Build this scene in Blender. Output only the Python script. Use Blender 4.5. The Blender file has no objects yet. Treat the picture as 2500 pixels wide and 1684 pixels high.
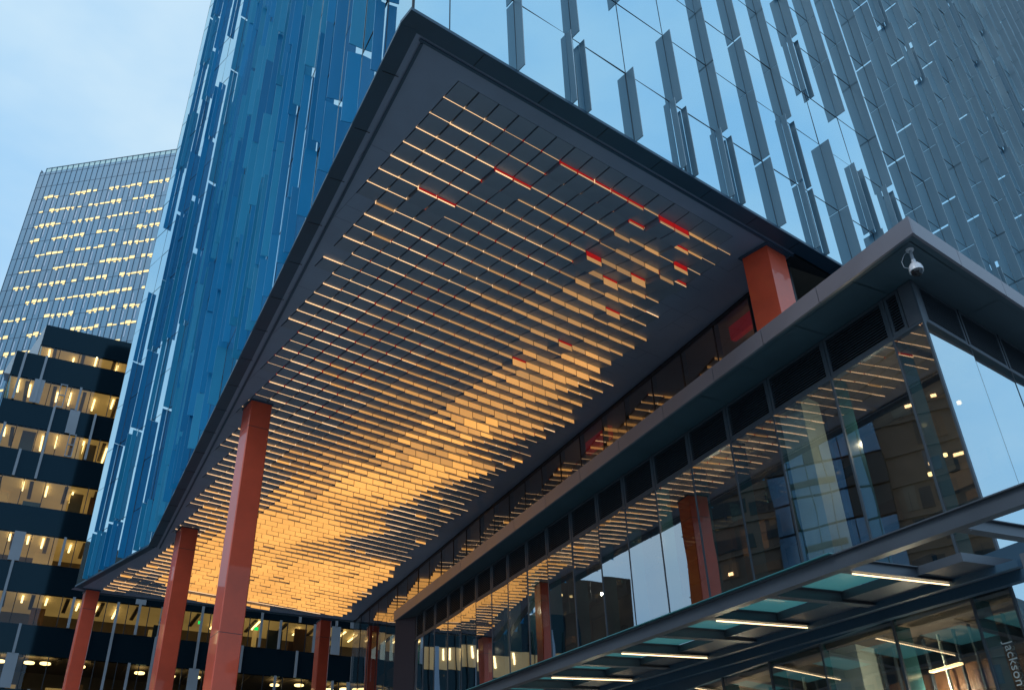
import bpy, math, random
from mathutils import Vector, Matrix, noise
random.seed(11)
U = 13.0            # soffit height above the eye, in metres
EYE = 1.6
def P(x, y, z): return Vector((x*U, y*U, z*U + EYE))
scene = bpy.context.scene
C = scene.collection
# ------------------------------------------------------------------ camera
F_, YAW, PIT, ROL = 2255.418, 0.67901938, 0.5716557, -0.03383492
cy, sy, cp, sp, cr, sr = math.cos(YAW), math.sin(YAW), math.cos(PIT), math.sin(PIT), math.cos(ROL), math.sin(ROL)
fwd = Vector((sy*cp, cy*cp, sp)); right = Vector((cy, -sy, 0)); up = right.cross(fwd)
r2 = right*cr + up*sr; u2 = -right*sr + up*cr
cam = bpy.data.cameras.new('camera'); co = bpy.data.objects.new('camera', cam); C.objects.link(co)
co.matrix_world = Matrix(((r2.x, u2.x, -fwd.x, 0), (r2.y, u2.y, -fwd.y, 0), (r2.z, u2.z, -fwd.z, EYE), (0, 0, 0, 1)))
cam.sensor_width = 36; cam.lens = 36*F_/2500; cam.clip_end = 5000; cam.clip_start = 0.1
scene.camera = co
scene.render.resolution_x = 1024; scene.render.resolution_y = 689
# ------------------------------------------------------------------ world
world = bpy.data.worlds.new('World'); scene.world = world; world.use_nodes = True
nt = world.node_tree; nt.nodes.clear()
N = nt.nodes.new; L = nt.links.new
out = N('ShaderNodeOutputWorld'); bg = N('ShaderNodeBackground'); L(bg.outputs[0], out.inputs[0])
SUN_EL, SUN_ROT = math.radians(44), math.radians(266)
sky = N('ShaderNodeTexSky'); sky.sky_type = 'NISHITA'; sky.sun_disc = False
sky.sun_elevation = SUN_EL; sky.sun_rotation = SUN_ROT; sky.ozone_density = 2.5; sky.dust_density = 1.5
tc = N('ShaderNodeTexCoord'); mp = N('ShaderNodeMapping'); mp.inputs['Scale'].default_value = (1, 1, 2.2)
L(tc.outputs['Generated'], mp.inputs[0])
nz = N('ShaderNodeTexNoise'); nz.inputs['Scale'].default_value = 2.6; nz.inputs['Detail'].default_value = 5; nz.inputs['Roughness'].default_value = .55
L(mp.outputs[0], nz.inputs[0])
rp = N('ShaderNodeValToRGB'); rp.color_ramp.elements[0].position = .33; rp.color_ramp.elements[1].position = .70
rp.color_ramp.elements[0].color = (4.3, 7.6, 11.0, 1); rp.color_ramp.elements[1].color = (7.3, 9.7, 11.4, 1)
L(nz.outputs[0], rp.inputs[0])
mx = N('ShaderNodeMixRGB'); mx.inputs[0].default_value = .86
L(sky.outputs[0], mx.inputs[1]); L(rp.outputs[0], mx.inputs[2]); L(mx.outputs[0], bg.inputs[0])
bg.inputs[1].default_value = 0.095
sun = bpy.data.lights.new('sun', 'SUN'); sun.energy = 0.8; sun.angle = math.radians(25); sun.color = (1, .95, .88)
so = bpy.data.objects.new('sun', sun); C.objects.link(so)
sd = Vector((math.sin(SUN_ROT)*math.cos(SUN_EL), math.cos(SUN_ROT)*math.cos(SUN_EL), math.sin(SUN_EL)))
so.rotation_euler = sd.to_track_quat('Z', 'Y').to_euler(); so.location = (-60, -40, 60)
scene.view_settings.view_transform = 'Standard'; scene.view_settings.look = 'None'
scene.view_settings.gamma = 1; scene.view_settings.exposure = 0
# ------------------------------------------------------------------ materials
def mat(name, col, rough=.5, metal=0, var=0, vscale=1.0, emit=None, es=0, coat=0, bump=0, spec=.5, stretch=None):
    m = bpy.data.materials.new(name); m.use_nodes = True; t = m.node_tree; b = t.nodes['Principled BSDF']
    b.inputs['Base Color'].default_value = (*col, 1); b.inputs['Roughness'].default_value = rough
    b.inputs['Metallic'].default_value = metal; b.inputs['Coat Weight'].default_value = coat
    b.inputs['Specular IOR Level'].default_value = spec
    tcx = t.nodes.new('ShaderNodeTexCoord'); mpx = t.nodes.new('ShaderNodeMapping')
    if stretch: mpx.inputs['Scale'].default_value = stretch
    t.links.new(tcx.outputs['Object'], mpx.inputs[0])
    n = t.nodes.new('ShaderNodeTexNoise'); n.inputs['Scale'].default_value = vscale; n.inputs['Detail'].default_value = 6; n.inputs['Roughness'].default_value = .6
    t.links.new(mpx.outputs[0], n.inputs[0])
    if var:
        mr = t.nodes.new('ShaderNodeMapRange'); mr.inputs[1].default_value = .25; mr.inputs[2].default_value = .75
        mr.inputs[3].default_value = 1-var; mr.inputs[4].default_value = 1+var
        t.links.new(n.outputs[0], mr.inputs[0])
        mu = t.nodes.new('ShaderNodeVectorMath'); mu.operation = 'SCALE'; mu.inputs[0].default_value = col if not emit else emit
        t.links.new(mr.outputs[0], mu.inputs['Scale'])
        t.links.new(mu.outputs[0], b.inputs['Emission Color' if emit else 'Base Color'])
        if not emit:
            rr = t.nodes.new('ShaderNodeMapRange'); rr.inputs[3].default_value = max(0, rough-.12); rr.inputs[4].default_value = min(1, rough+.12)
            t.links.new(n.outputs[0], rr.inputs[0]); t.links.new(rr.outputs[0], b.inputs['Roughness'])
    if bump:
        bp = t.nodes.new('ShaderNodeBump'); bp.inputs['Strength'].default_value = bump; bp.inputs['Distance'].default_value = .02
        t.links.new(n.outputs[0], bp.inputs['Height']); t.links.new(bp.outputs[0], b.inputs['Normal'])
    if emit:
        if not var: b.inputs['Emission Color'].default_value = (*emit, 1)
        b.inputs['Emission Strength'].default_value = es
    return m
def glass_mirror(name, dark, tint, fac, bump=.0, bs=.25, rough=.015):
    m = bpy.data.materials.new(name); m.use_nodes = True; t = m.node_tree; t.nodes.clear()
    o = t.nodes.new('ShaderNodeOutputMaterial'); mi = t.nodes.new('ShaderNodeMixShader'); d = t.nodes.new('ShaderNodeBsdfDiffuse'); g = t.nodes.new('ShaderNodeBsdfGlossy')
    d.inputs[0].default_value = (*dark, 1); g.inputs[0].default_value = (*tint, 1); g.inputs['Roughness'].default_value = rough; mi.inputs[0].default_value = fac
    t.links.new(d.outputs[0], mi.inputs[1]); t.links.new(g.outputs[0], mi.inputs[2]); t.links.new(mi.outputs[0], o.inputs[0])
    if bump:
        tcx = t.nodes.new('ShaderNodeTexCoord'); n = t.nodes.new('ShaderNodeTexNoise'); n.inputs['Scale'].default_value = bs; n.inputs['Detail'].default_value = 1
        bp = t.nodes.new('ShaderNodeBump'); bp.inputs['Strength'].default_value = 1; bp.inputs['Distance'].default_value = bump
        t.links.new(tcx.outputs['Object'], n.inputs[0]); t.links.new(n.outputs[0], bp.inputs['Height']); t.links.new(bp.outputs[0], g.inputs['Normal'])
    return m
def glass_clear(name, tint, f0, refl=(1, 1, 1), bump=0, bs=.5):
    m = bpy.data.materials.new(name); m.use_nodes = True; t = m.node_tree; t.nodes.clear()
    o = t.nodes.new('ShaderNodeOutputMaterial'); mi = t.nodes.new('ShaderNodeMixShader'); d = t.nodes.new('ShaderNodeBsdfTransparent'); g = t.nodes.new('ShaderNodeBsdfGlossy')
    lw = t.nodes.new('ShaderNodeLayerWeight'); lw.inputs[0].default_value = .5
    pw = t.nodes.new('ShaderNodeMath'); pw.operation = 'POWER'; pw.inputs[1].default_value = 1.9; t.links.new(lw.outputs['Facing'], pw.inputs[0])
    f = t.nodes.new('ShaderNodeMapRange'); f.inputs[3].default_value = f0; f.inputs[4].default_value = 1; t.links.new(pw.outputs[0], f.inputs[0])
    d.inputs[0].default_value = (*tint, 1); g.inputs[0].default_value = (*refl, 1); g.inputs['Roughness'].default_value = .01
    t.links.new(f.outputs[0], mi.inputs[0]); t.links.new(d.outputs[0], mi.inputs[1]); t.links.new(g.outputs[0], mi.inputs[2]); t.links.new(mi.outputs[0], o.inputs[0])
    if bump:
        tcx = t.nodes.new('ShaderNodeTexCoord'); n = t.nodes.new('ShaderNodeTexNoise'); n.inputs['Scale'].default_value = bs; n.inputs['Detail'].default_value = 1.5
        bp = t.nodes.new('ShaderNodeBump'); bp.inputs['Strength'].default_value = 1; bp.inputs['Distance'].default_value = bump
        t.links.new(tcx.outputs['Object'], n.inputs[0]); t.links.new(n.outputs[0], bp.inputs['Height']); t.links.new(bp.outputs[0], g.inputs['Normal'])
    return m
M = dict(
    skyglass=glass_mirror('sky_glass', (.06, .14, .22), (.62, .84, .94), .90, .002, .3),
    blueglass=glass_mirror('blue_side_glass', (.06, .18, .27), (.66, .86, .94), .82, .002, .3),
    joint=mat('joint', (.015, .02, .03), .5),
    fin=mat('fin_metal', (.115, .20, .265), .42, .15, .10, .35, stretch=(1, 1, .25)),
    bluefin=mat('blue_fin_metal', (.001, .235, .50), .45, 0, .14, .3, stretch=(1, 1, .25), coat=.05, spec=.3),
    bluefin2=mat('light_blue_fin_metal', (.02, .29, .51), .45, 0, .14, .3, stretch=(1, 1, .25), coat=.05, spec=.3),
    bluefin3=mat('deep_blue_fin_metal', (.001, .19, .42), .45, 0, .14, .3, stretch=(1, 1, .25), coat=.05, spec=.3),
    edge=mat('edge_band', (.035, .09, .15), .45, .1, .25, .35),
    soffit=mat('soffit_board', (.25, .33, .47), .5, .05, .16, .35),
    panel=mat('ceiling_panel', (.22, .29, .39), .42, .05, .15, .5),
    blue_highlight=mat('blue_fin_highlight', (.16, .50, .80), .4),  # sky highlight on the outer fin edge, painted as a paler blue
    fin_highlight=mat('grey_fin_highlight', (.42, .52, .60), .4),  # painted edge highlight of the grey fins
    litpanel=mat('lit_cupboard', (.6, .4, .15), .5, 0, .2, 2, emit=(.9, .56, .20), es=.55, stretch=(4, 4, .5)),
    finglass=mat('glass_fin', (.035, .12, .14), .2, 0, .1, .5, coat=.5),
    core=mat('core', (.02, .025, .03), .7),
    gold=mat('riser_glow', (.6, .35, .12), .5, 0, .28, .35, emit=(1.0, .44, .105), es=.80),  # light of hidden strips put into the riser faces as emission
    gold0=mat('riser_glow_faint', (.5, .33, .18), .5, 0, .25, .35, emit=(1.0, .53, .22), es=.30),
    gold1=mat('riser_glow_soft', (.5, .33, .16), .5, 0, .25, .35, emit=(1.0, .50, .18), es=.46),
    gold2=mat('riser_glow_mid', (.6, .35, .14), .5, 0, .25, .35, emit=(1.0, .47, .14), es=.68),
    gold3=mat('riser_glow_bright', (.6, .35, .12), .5, 0, .22, .35, emit=(1.0, .46, .115), es=1.05),
    redd=mat('dark_red_gap', (.12, .02, .01), .6),
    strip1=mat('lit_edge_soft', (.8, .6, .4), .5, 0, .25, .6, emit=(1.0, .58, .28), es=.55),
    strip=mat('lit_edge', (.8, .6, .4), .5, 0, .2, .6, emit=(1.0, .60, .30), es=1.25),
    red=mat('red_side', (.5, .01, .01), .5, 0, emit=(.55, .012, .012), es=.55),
    column=mat('orange_column', (.72, .088, .034), .45, 0, .22, .7, bump=.35, coat=.45),
    darkglass=glass_clear('dark_glass', (.50, .46, .42), .13, (.95, .95, .95), .003, .6),
    officeglass=glass_clear('office_glass', (.80, .74, .56), .04, (.7, .85, 1), .002, .5),
    podglass=glass_clear('pavilion_glass', (.56, .64, .64), .31, (.95, .97, 1), .0022, .5),
    podmirror=glass_clear('pavilion_sky_glass', (.75, .85, .85), .60, (.80, .95, 1.0), .002, .4),
    fascia=mat('roof_fascia', (.24, .23, .27), .42, .35, .10, .6),
    under=mat('roof_underside', (.06, .10, .13), .5, .1, .12, .8),
    louver=mat('louver_metal', (.075, .10, .13), .45, .4, .1, 1),
    steel=mat('canopy_steel', (.10, .12, .15), .42, .4, .14, .8),
    teal=mat('frosted_glass', (.16, .46, .48), .25, 0, .08, .5, emit=(.06, .27, .30), es=.36, coat=.3),  # faint glow put into the glass to brighten it, no lamp inside
    tealedge=mat('glass_edge', (.06, .24, .27), .25, 0, .08, .5, coat=.3),
    led=mat('led_tube', (1, .9, .7), .5, emit=(1.0, .70, .36), es=3.2),
    lamp=mat('lamp', (1, .9, .7), .5, emit=(1.0, .62, .25), es=4.5),
    wood=mat('wood_panel', (.16, .075, .035), .5, 0, .45, .5, stretch=(1, 1, .15)),
    plaster=mat('interior_plaster', (.16, .13, .10), .7, 0, .2, .5),
    concrete=mat('concrete', (.55, .66, .64), .7, 0, .15, .8, bump=.3),
    black=glass_mirror('black_glass', (.005, .014, .022), (.4, .7, .9), .028, .003, .3, .05),
    tan=mat('ceiling_glow', (.5, .4, .25), .7, 0, .35, .25, emit=(.62, .42, .15), es=.30),  # lamp light on the ceiling put in as its own weak glow
    tube=mat('office_tube', (1, 1, .8), .5, emit=(1, .80, .42), es=3.6),
    greyfin=mat('pale_grey_fin', (.32, .36, .42), .5, .2, .12, .3),
    white=mat('white_cladding', (.75, .8, .85), .6, 0, .05, .3),
    towerglass=mat('far_glass', (.08, .25, .40), .45, .1, .22, .06),
    towerdark=mat('far_mullion', (.03, .07, .12), .6),
    tealp=mat('teal_parapet', (.12, .5, .6), .3, 0),
    litwin=mat('lit_window', (1, .8, .4), .5, 0, .45, .15, emit=(1.0, .66, .20), es=1.0),
    paleStrip=mat('pale_strip', (.45, .58, .75), .4, 0),
    camwhite=mat('camera_white', (.72, .74, .82), .3, 0, .04, 3, coat=.4),
    camdark=mat('camera_dark', (.02, .02, .025), .12),
    bronze=mat('end_panel', (.085, .06, .07), .45, .35, .1, .5),
    asphalt=mat('asphalt', (.09, .09, .095), .8, 0, .2, 1, bump=.3),
    paving=mat('paving', (.34, .33, .31), .7, 0, .2, 1),
    brown=mat('opposite_masonry', (.13, .085, .06), .7, 0, .45, .25),
    darkblue=mat('dark_blue_glass', (.03, .05, .08), .15),
    oppglass=mat('opposite_glass', (.12, .22, .34), .12, .3, .35, .2, coat=.8),
    green=mat('exit_green', (0, .6, .15), .5, emit=(.0, .9, .2), es=1.2),
    text=mat('etched_letter', (.45, .5, .5), .6),
    redbeam=mat('red_beam', (.45, .015, .01), .5, 0, .2, 1, emit=(.4, .01, .01), es=.35),
)
for k_ in ('gold', 'gold0', 'gold1', 'gold2', 'gold3', 'strip1', 'strip', 'tan', 'litwin', 'red', 'teal', 'redbeam', 'green'):
    M[k_].cycles.emission_sampling = 'NONE'
# ------------------------------------------------------------------ mesh builder
class MB:
    def __init__(s): s.v = []; s.f = []; s.m = []; s.mats = []
    def mi(s, k):
        if k not in s.mats: s.mats.append(k)
        return s.mats.index(k)
    def poly(s, pts, k): i = len(s.v); s.v += [tuple(p) for p in pts]; s.f.append(list(range(i, i+len(pts)))); s.m.append(s.mi(k)); return s
    def prism(s, base, top, k, kt=None, kb=None, sides=None):
        n = len(base); i = len(s.v); s.v += [tuple(p) for p in base] + [tuple(p) for p in top]
        for a in range(n):
            b = (a+1) % n; s.f.append([i+a, i+b, i+n+b, i+n+a]); s.m.append(s.mi(sides[a] if sides else k))
        s.f.append([i+n-1-a for a in range(n)]); s.m.append(s.mi(kb or k))
        s.f.append([i+n+a for a in range(n)]); s.m.append(s.mi(kt or k)); return s
    def box(s, o, a, b, c, k, **kw):
        o, a, b, c = Vector(o), Vector(a), Vector(b), Vector(c)
        base = [o, o+a, o+a+b, o+b]; return s.prism(base, [p+c for p in base], k, **kw)
    def tube(s, p0, p1, r0, r1, k, n=16):
        p0, p1 = Vector(p0), Vector(p1); d = (p1-p0).normalized(); x = d.orthogonal().normalized(); y = d.cross(x)
        ring = lambda p, r: [p + (x*math.cos(2*math.pi*i/n)+y*math.sin(2*math.pi*i/n))*r for i in range(n)]
        return s.prism(ring(p0, r0), ring(p1, r1), k)
    def merge(s, o):
        i = len(s.v); s.v += o.v
        for f, m in zip(o.f, o.m): s.f.append([q+i for q in f]); s.m.append(s.mi(o.mats[m]))
        return s
    def build(s, name, parent=None, label=None, kind=None):
        me = bpy.data.meshes.new(name); og = Vector((0, 0, 0))
        for q in s.v: og += Vector(q)
        og = og/max(1, len(s.v)) if parent is None or True else og
        me.from_pydata([tuple(Vector(q)-og) for q in s.v], [], s.f)
        for k in s.mats: me.materials.append(M[k])
        me.polygons.foreach_set('material_index', s.m); me.update()
        o = bpy.data.objects.new(name, me); C.objects.link(o)
        if parent: o.parent = parent; o.location = og - WLOC[parent.name]; WLOC[o.name] = og
        else: o.location = og; WLOC[o.name] = og
        if label: o['label'] = label
        if kind: o['kind'] = kind
        return o
WLOC = {}
def thing(name, label, cat, loc, group=None):
    o = bpy.data.objects.new(name, None); C.objects.link(o); o.location = loc; WLOC[o.name] = Vector(loc)
    o['label'] = label; o['category'] = cat
    if group: o['group'] = group
    return o
def limited(items, name, parent, limit=100, label=None):
    """items: (screen size, MB). The largest `limit` become parts, the rest one stuff part."""
    items = sorted(items, key=lambda t: -t[0]); objs = [mb.build(name, parent, label) for _, mb in items[:limit]]
    if len(items) > limit:
        r = MB()
        for _, mb in items[limit:]: r.merge(mb)
        r.build(name, parent, label, 'stuff')
    return objs
def D(az, z=0): a = math.radians(az); return Vector((math.sin(a), math.cos(a), z))
def seg_box(mb, p0, p1, w, z0, z1, k, side=1, **kw):
    """a wall-like box from plan point p0 to p1, thickness w to one side"""
    p0, p1 = Vector((*p0, 0)), Vector((*p1, 0)); d = (p1-p0).normalized(); nn = Vector((d.y, -d.x, 0))*side*w
    a = P(p0.x, p0.y, z0); b = P(p1.x, p1.y, z0); n3 = nn*U; up_ = Vector((0, 0, (z1-z0)*U))
    return mb.box(a, b-a, n3, up_, k, **kw)
# ================================================================== SETTING
GZ = -EYE/U
g = MB(); g.poly([P(-160, -160, GZ), P(160, -160, GZ), P(160, 160, GZ), P(-160, 160, GZ)], 'asphalt'); o = g.build('road'); o['kind'] = 'structure'
g = MB(); g.box(P(.1, .1, GZ), Vector((3.6*U, 0, 0)), Vector((0, 3.6*U, 0)), Vector((0, 0, .14)), 'paving'); o = g.build('pavement'); o['kind'] = 'structure'
# ================================================================== GLASS TOWER
AZ = 10.785
aA = D(AZ); nA = Vector((aA.y, -aA.x, 0))
c0 = Vector((.39, .662, 0)); kink = Vector((.775, 2.681, 0)); end = Vector((.709, 3.165, 0)); end2 = Vector((.80, 3.199, 0)); end3 = Vector((1.660, 3.03, 0))
clerN = 1.0503
def clerx(y): return (clerN + aA.x*y)/aA.y
tower = thing('glass_tower', 'huge glass tower with blue and grey fins, raised on orange columns over a lit ceiling', 'tower', P(1.2, 1.8, GZ))
XR = 4.15
ZT = 4.45
ins = .006
body = [Vector((.39+.02, .662+ins, 0)), Vector((XR, .662+ins, 0)), Vector((XR, 3.0, 0)), Vector((1.66, 3.03-ins, 0)), Vector((.80, 3.195-ins, 0)), Vector((.709+.012, 3.16, 0)), Vector((.775+ins, 2.681, 0))]
mb = MB(); mb.prism([P(p.x, p.y, 1.022) for p in body], [P(p.x, p.y, ZT-.01) for p in body], 'core'); mb.build('wall', tower, 'dark inner wall behind the glass')
floors = [1.0, 1.156] + [1.156+.322*i for i in range(1, 11)] + [ZT]
floors = [f for f in floors if f < ZT] + [ZT]
def curtain(origin, d, n, length, mods, name, k, half=True, tilt=.0018, zlist=None):
    """row of individually set panes with dark joints; n = outward"""
    mb = MB(); zs = []
    fl = zlist or floors
    for i in range(len(fl)-1):
        zs.append(fl[i])
        if half and i > 0 and fl[i+1]-fl[i] > .2: zs.append(fl[i]+(fl[i+1]-fl[i])*.545)
    zs.append(fl[-1])
    for i in range(len(mods)-1):
        s0, s1 = mods[i], mods[i+1]
        for j in range(len(zs)-1):
            a = origin+d*s0; b = origin+d*s1; gj = .0006
            t1, t2 = random.gauss(0, tilt)*(s1-s0), random.gauss(0, tilt)*(zs[j+1]-zs[j])*.7
            q = []
            for (pt, sg), zz, zg in (((a+d*gj, -1), zs[j]+gj, -1), ((b-d*gj, 1), zs[j]+gj, -1), ((b-d*gj, 1), zs[j+1]-gj, 1), ((a+d*gj, -1), zs[j+1]-gj, 1)):
                w = n*(t1*sg+t2*zg)
                q.append(P(pt.x+w.x, pt.y+w.y, zz))
            mb.poly(q, k)
    # joints
    for s in mods:
        a = origin+d*(s-.0007)-n*.002; mb.box(P(a.x, a.y, fl[0]), d*.0014*U, n*.0023*U, Vector((0, 0, (fl[-1]-fl[0])*U)), 'joint')
    for j, z in enumerate(zs):
        th = .0016 if z in fl else .0007
        a = origin+d*mods[0]-n*.002; mb.box(P(a.x, a.y, z-th/2), d*(mods[-1]-mods[0])*U, n*.0025*U, Vector((0, 0, th*U)), 'joint')
    return mb.build(name, tower)
EX = Vector((1, 0, 0)); NF = Vector((0, -1, 0))
mod0, modp = .4471, .1128
fmods = [.39]+[mod0+modp*i for i in range(0, 33)]+[XR]
curtain(Vector((0, .662, 0)), EX, NF, 0, fmods, 'front_curtain_wall', 'skyglass')
LA = (kink-c0).length; d1 = (kink-c0).normalized(); n1 = Vector((-d1.y, d1.x, 0))
amods = [0, .105]+[.105+.1155*i for i in range(1, 17)]+[LA]
curtain(c0, d1, n1, LA, amods, 'side_curtain_wall', 'blueglass')
L2 = (end-kink).length; d2 = (end-kink).normalized(); n2 = Vector((-d2.y, d2.x, 0))
bmods = [0, .05, .162, .275, .388, L2]
curtain(kink, d2, n2, L2, bmods, 'rear_side_curtain_wall', 'blueglass')
# fins
def segs_z():
    z = [(1.0, 1.156)]
    b = 1.156
    while b < ZT-.05:
        z.append((b, b+.1755)); z.append((b+.1755, b+.322)); b += .322
    return z
SEG = segs_z()
def blade(pt, n, d, depth, z0, z1, k, ang=0):
    mb = MB(); th = .0012; g_ = .0009
    dv = (n*math.cos(ang)+d*math.sin(ang))
    a = pt + n*.0008 - d*th/2
    ek = 'fin_highlight' if k == 'fin' else 'blue_highlight'; mb.box(P(a.x, a.y, z0+g_), dv*depth*U, d*th*U, Vector((0, 0, (z1-z0-2*g_)*U)), k, sides=[k, ek, k, k]); return mb
known = {1: {0: 's', 1: 's', 2: 's', 3: 's'}, 2: {0: 'p', 1: 's', 2: 's', 3: 's'}, 3: {0: 's', 1: '', 2: 's', 3: 's'}, 4: {0: 'p', 1: 's', 2: '', 3: 's'},
         5: {0: 'p', 1: 's', 2: 's', 3: 's', 4: 's'}, 6: {0: 's', 1: 's', 2: 's', 3: 's', 4: 's'}, 7: {0: 'p', 1: 'p', 2: 's', 3: 's'}, 8: {0: 's', 1: 's', 2: '', 3: 'p', 4: 's'},
         9: {0: 's', 1: 'p', 2: '', 3: 's', 4: 's'}, 10: {0: 's', 1: 'p', 2: 's', 3: 's'}, 0: {0: '', 1: '', 2: '', 3: ''}}
items = []
for m in range(0, 33):
    x = mod0+modp*m
    for si, (z0, z1) in enumerate(SEG):
        # leave out what lies far above the picture
        if z0 > 1.3 + (x-.39)*1.15: continue
        t = known.get(m, {}).get(si)
        if t is None: t = random.choices(['s', 'p', ''], [.82, .17, .01] if x > 1.35 else [.62, .36, .02])[0]
        z0b = z0+random.choice([0, 0, .004, -.004]) if si else z0+.002
        size = (z1-z0)/(x*x+z0*z0)
        if t == 's': items.append((size, blade(Vector((x, .662, 0)), NF, EX, .0165 if x < 1.3 else .0205, z0b, z1, 'fin')))
        elif t == 'p':
            items.append((size, blade(Vector((x-.0135, .662, 0)), NF, EX, .0115, z0b, z1, 'fin')))
            items.append((size, blade(Vector((x+.0135, .662, 0)), NF, EX, .0115, z0b-.003, z1-.003, 'fin')))
limited(items, 'grey_fin', tower)
items = []
def blues(origin, d, n, poss, zmaxf, k, depth, pnone, seg=SEG):
    for s in poss:
        for si, (z0, z1) in enumerate(seg):
            if z0 > zmaxf(s): continue
            k = random.choices(['bluefin', 'bluefin2', 'bluefin3'], [.5, .28, .22])[0]; an = random.uniform(-.16, .16)
            t = random.choices(['s', 'p', 'w', ''], [.44, .34, .2, pnone])[0]
            if t == '': continue
            z0b = z0+(random.choice([0, .006, -.006, .012]) if si else .004); pt = origin+d*s
            size = (z1-z0)/(pt.length_squared+z0*z0)
            if t == 's': items.append((size, blade(pt, n, d, depth*random.choice([1, 1, 1.1]), z0b, z1, k, an)))
            elif t == 'w': items.append((size, blade(pt+d*.012, n, d, depth*.75, z0b, z1, k, an)))
            else:
                items.append((size, blade(pt-d*.014, n, d, depth*.72, z0b, z1, k, an)))
                items.append((size, blade(pt+d*.014, n, d, depth*.9, z0b-.004, z1-.004, random.choice(['bluefin', 'bluefin2']), an)))
FSEG = [(1.0, 1.156)]+[(1.156+.322*i, 1.156+.322*(i+1)) for i in range(10)]
blues(c0, d1, n1, [.105+.1155*i for i in range(0, 17)], lambda s: 1.2+s*1.75, 'bluefin', .0200, .008, FSEG)
blues(kink, d2, n2, [.05, .162, .275, .388], lambda s: 4.2, 'bluefin', .0200, .05, FSEG)
limited(items, 'blue_fin', tower, label='blue metal fin')
# edge band and soffit
mb = MB()
def band(p0, p1, w, z0, z1, k, side): seg_box(mb, (p0.x, p0.y), (p1.x, p1.y), w, z0, z1, k, side)
band(c0-d1*.003+n1*.003, Vector((XR, .659, 0)), .027, .9985, 1.004, 'edge', -1)
band(c0+n1*.003+Vector((0, .0242, 0)), kink+n1*.003, .024, .9983, 1.004, 'edge', 1)
band(kink+n2*.003, end+n2*.003, .020, .9981, 1.004, 'edge', 1)
band(end, end2, .012, .9979, 1.004, 'edge', 1)
band(end2, end3, .014, .9977, 1.004, 'edge', 1)
# thin inner lip
band(c0+Vector((.03, .028, 0)), Vector((clerx(.69), .690, 0)), .004, .9965, .9980, 'edge', -1)
band(c0+Vector((.034, .034, 0)), kink+Vector((.028, .0, 0)), .004, .9967, .9980, 'edge', 1)
for i in range(1, 34):
    q = .39+.1128*i
    mb.box(P(q, .6605, .9980), Vector((.0009*U, 0, 0)), Vector((0, .0255*U, 0)), Vector((0, 0, .0006*U)), 'joint')
for i in range(1, 18):
    q = c0+d1*(.1155*i-.01)+n1*.002
    mb.box(P(q.x, q.y, .9977), d1*.0009*U, n1*-.0235*U, Vector((0, 0, .0007*U)), 'joint')
mb.build('edge_band', tower, 'dark metal band round the edge of the ceiling')
XS, YS, PX = .4301, .7203, .0358
rows = [YS]
while rows[-1] < 3.17: rows.append(rows[-1]+.0354-.0019*min(1, (rows[-1]-.72)/.8)-.0006*max(0, rows[-1]-1.6))
RF = [(.6, 1.5, 1.2), (.65, 1.75, 1.2), (.70, 2.0, 1.3), (.75, 2.3, 1.4), (.8, 2.5, 1.5), (.73, 1.7, 2.4), (.79, 1.95, 3), (.85, 2.2, 4), (.84, 2.65, 2.5), (.80, 2.9, 1), (.9, 3.07, 1), (.82, 3.0, .8), (1.04, 1.62, 10), (1.27, 1.18, 1), (1.33, 1.42, .9), (1.36, 1.6, .8), (1.31, 1.74, 1.2), (1.40, 1.8, .8), (1.32, 2.0, 1.2), (1.45, 2.05, .8), (1.5, 2.3, .8), (1.54, 2.5, .8), (1.36, 2.3, 1.2), (1.22, 1.62, 6), (0.603, 0.798, 2.5), (0.616, 0.934, 2.0), (0.511, 0.779, 2.5), (0.787, 0.809, 3.0), (0.941, 0.764, 5.0), (1.029, 0.786, 10.0), (0.996, 0.871, 13.0), (0.987, 0.942, 16.0), (0.869, 0.963, 5.0), (0.712, 1.076, 3.5), (0.587, 1.165, 2.0), (0.629, 1.409, 2.5), (0.768, 1.311, 5.0), (0.908, 1.211, 8.0), (1.013, 1.136, 14.0), (1.136, 1.17, 19.0), (1.168, 1.085, 12.0), (1.169, 0.987, 3.0), (1.139, 0.9, 3.0), (1.107, 1.323, 18.0), (1.247, 1.37, 14.0), (1.242, 1.275, 4.0), (0.922, 1.386, 7.0), (0.772, 1.491, 6.0), (1.112, 1.489, 18.0), (1.2, 1.454, 12.0), (1.29, 1.5, 1.5), (0.949, 1.603, 8.5), (0.787, 1.715, 5.0), (1.159, 1.736, 15.0), (1.246, 1.707, 14.0), (1.261, 1.636, 1.5), (1.346, 1.906, 1.5), (1.044, 1.756, 14.0), (0.981, 1.858, 10.0), (0.857, 1.943, 6.0), (0.992, 2.11, 14.0), (1.12, 1.988, 12.5), (1.209, 2.186, 9.0), (1.264, 2.11, 2.0), (1.366, 2.042, 1.0), (1.407, 2.219, 1.0), (1.092, 2.304, 18.0), (0.99, 2.372, 18.0), (1.227, 2.425, 9.0), (1.285, 2.343, 2.0), (1.245, 2.6, 14.0), (0.904, 2.639, 12.0), (1.035, 2.786, 14.0), (1.204, 2.829, 17.0), (1.444, 2.674, 15.0), (1.438, 2.523, 13.0), (1.576, 2.698, 2.0), (1.41, 2.92, 15.0), (0.992, 2.966, 13.0), (0.852, 2.857, 3.0), (0.852, 3.057, 2.0), (1.523, 2.907, 12.0), (1.466, 2.359, 1.0), (0.815, 2.129, 3.0), (0.843, 2.393, 4.0), (1.104, 0.793, 2.5)]
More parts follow.
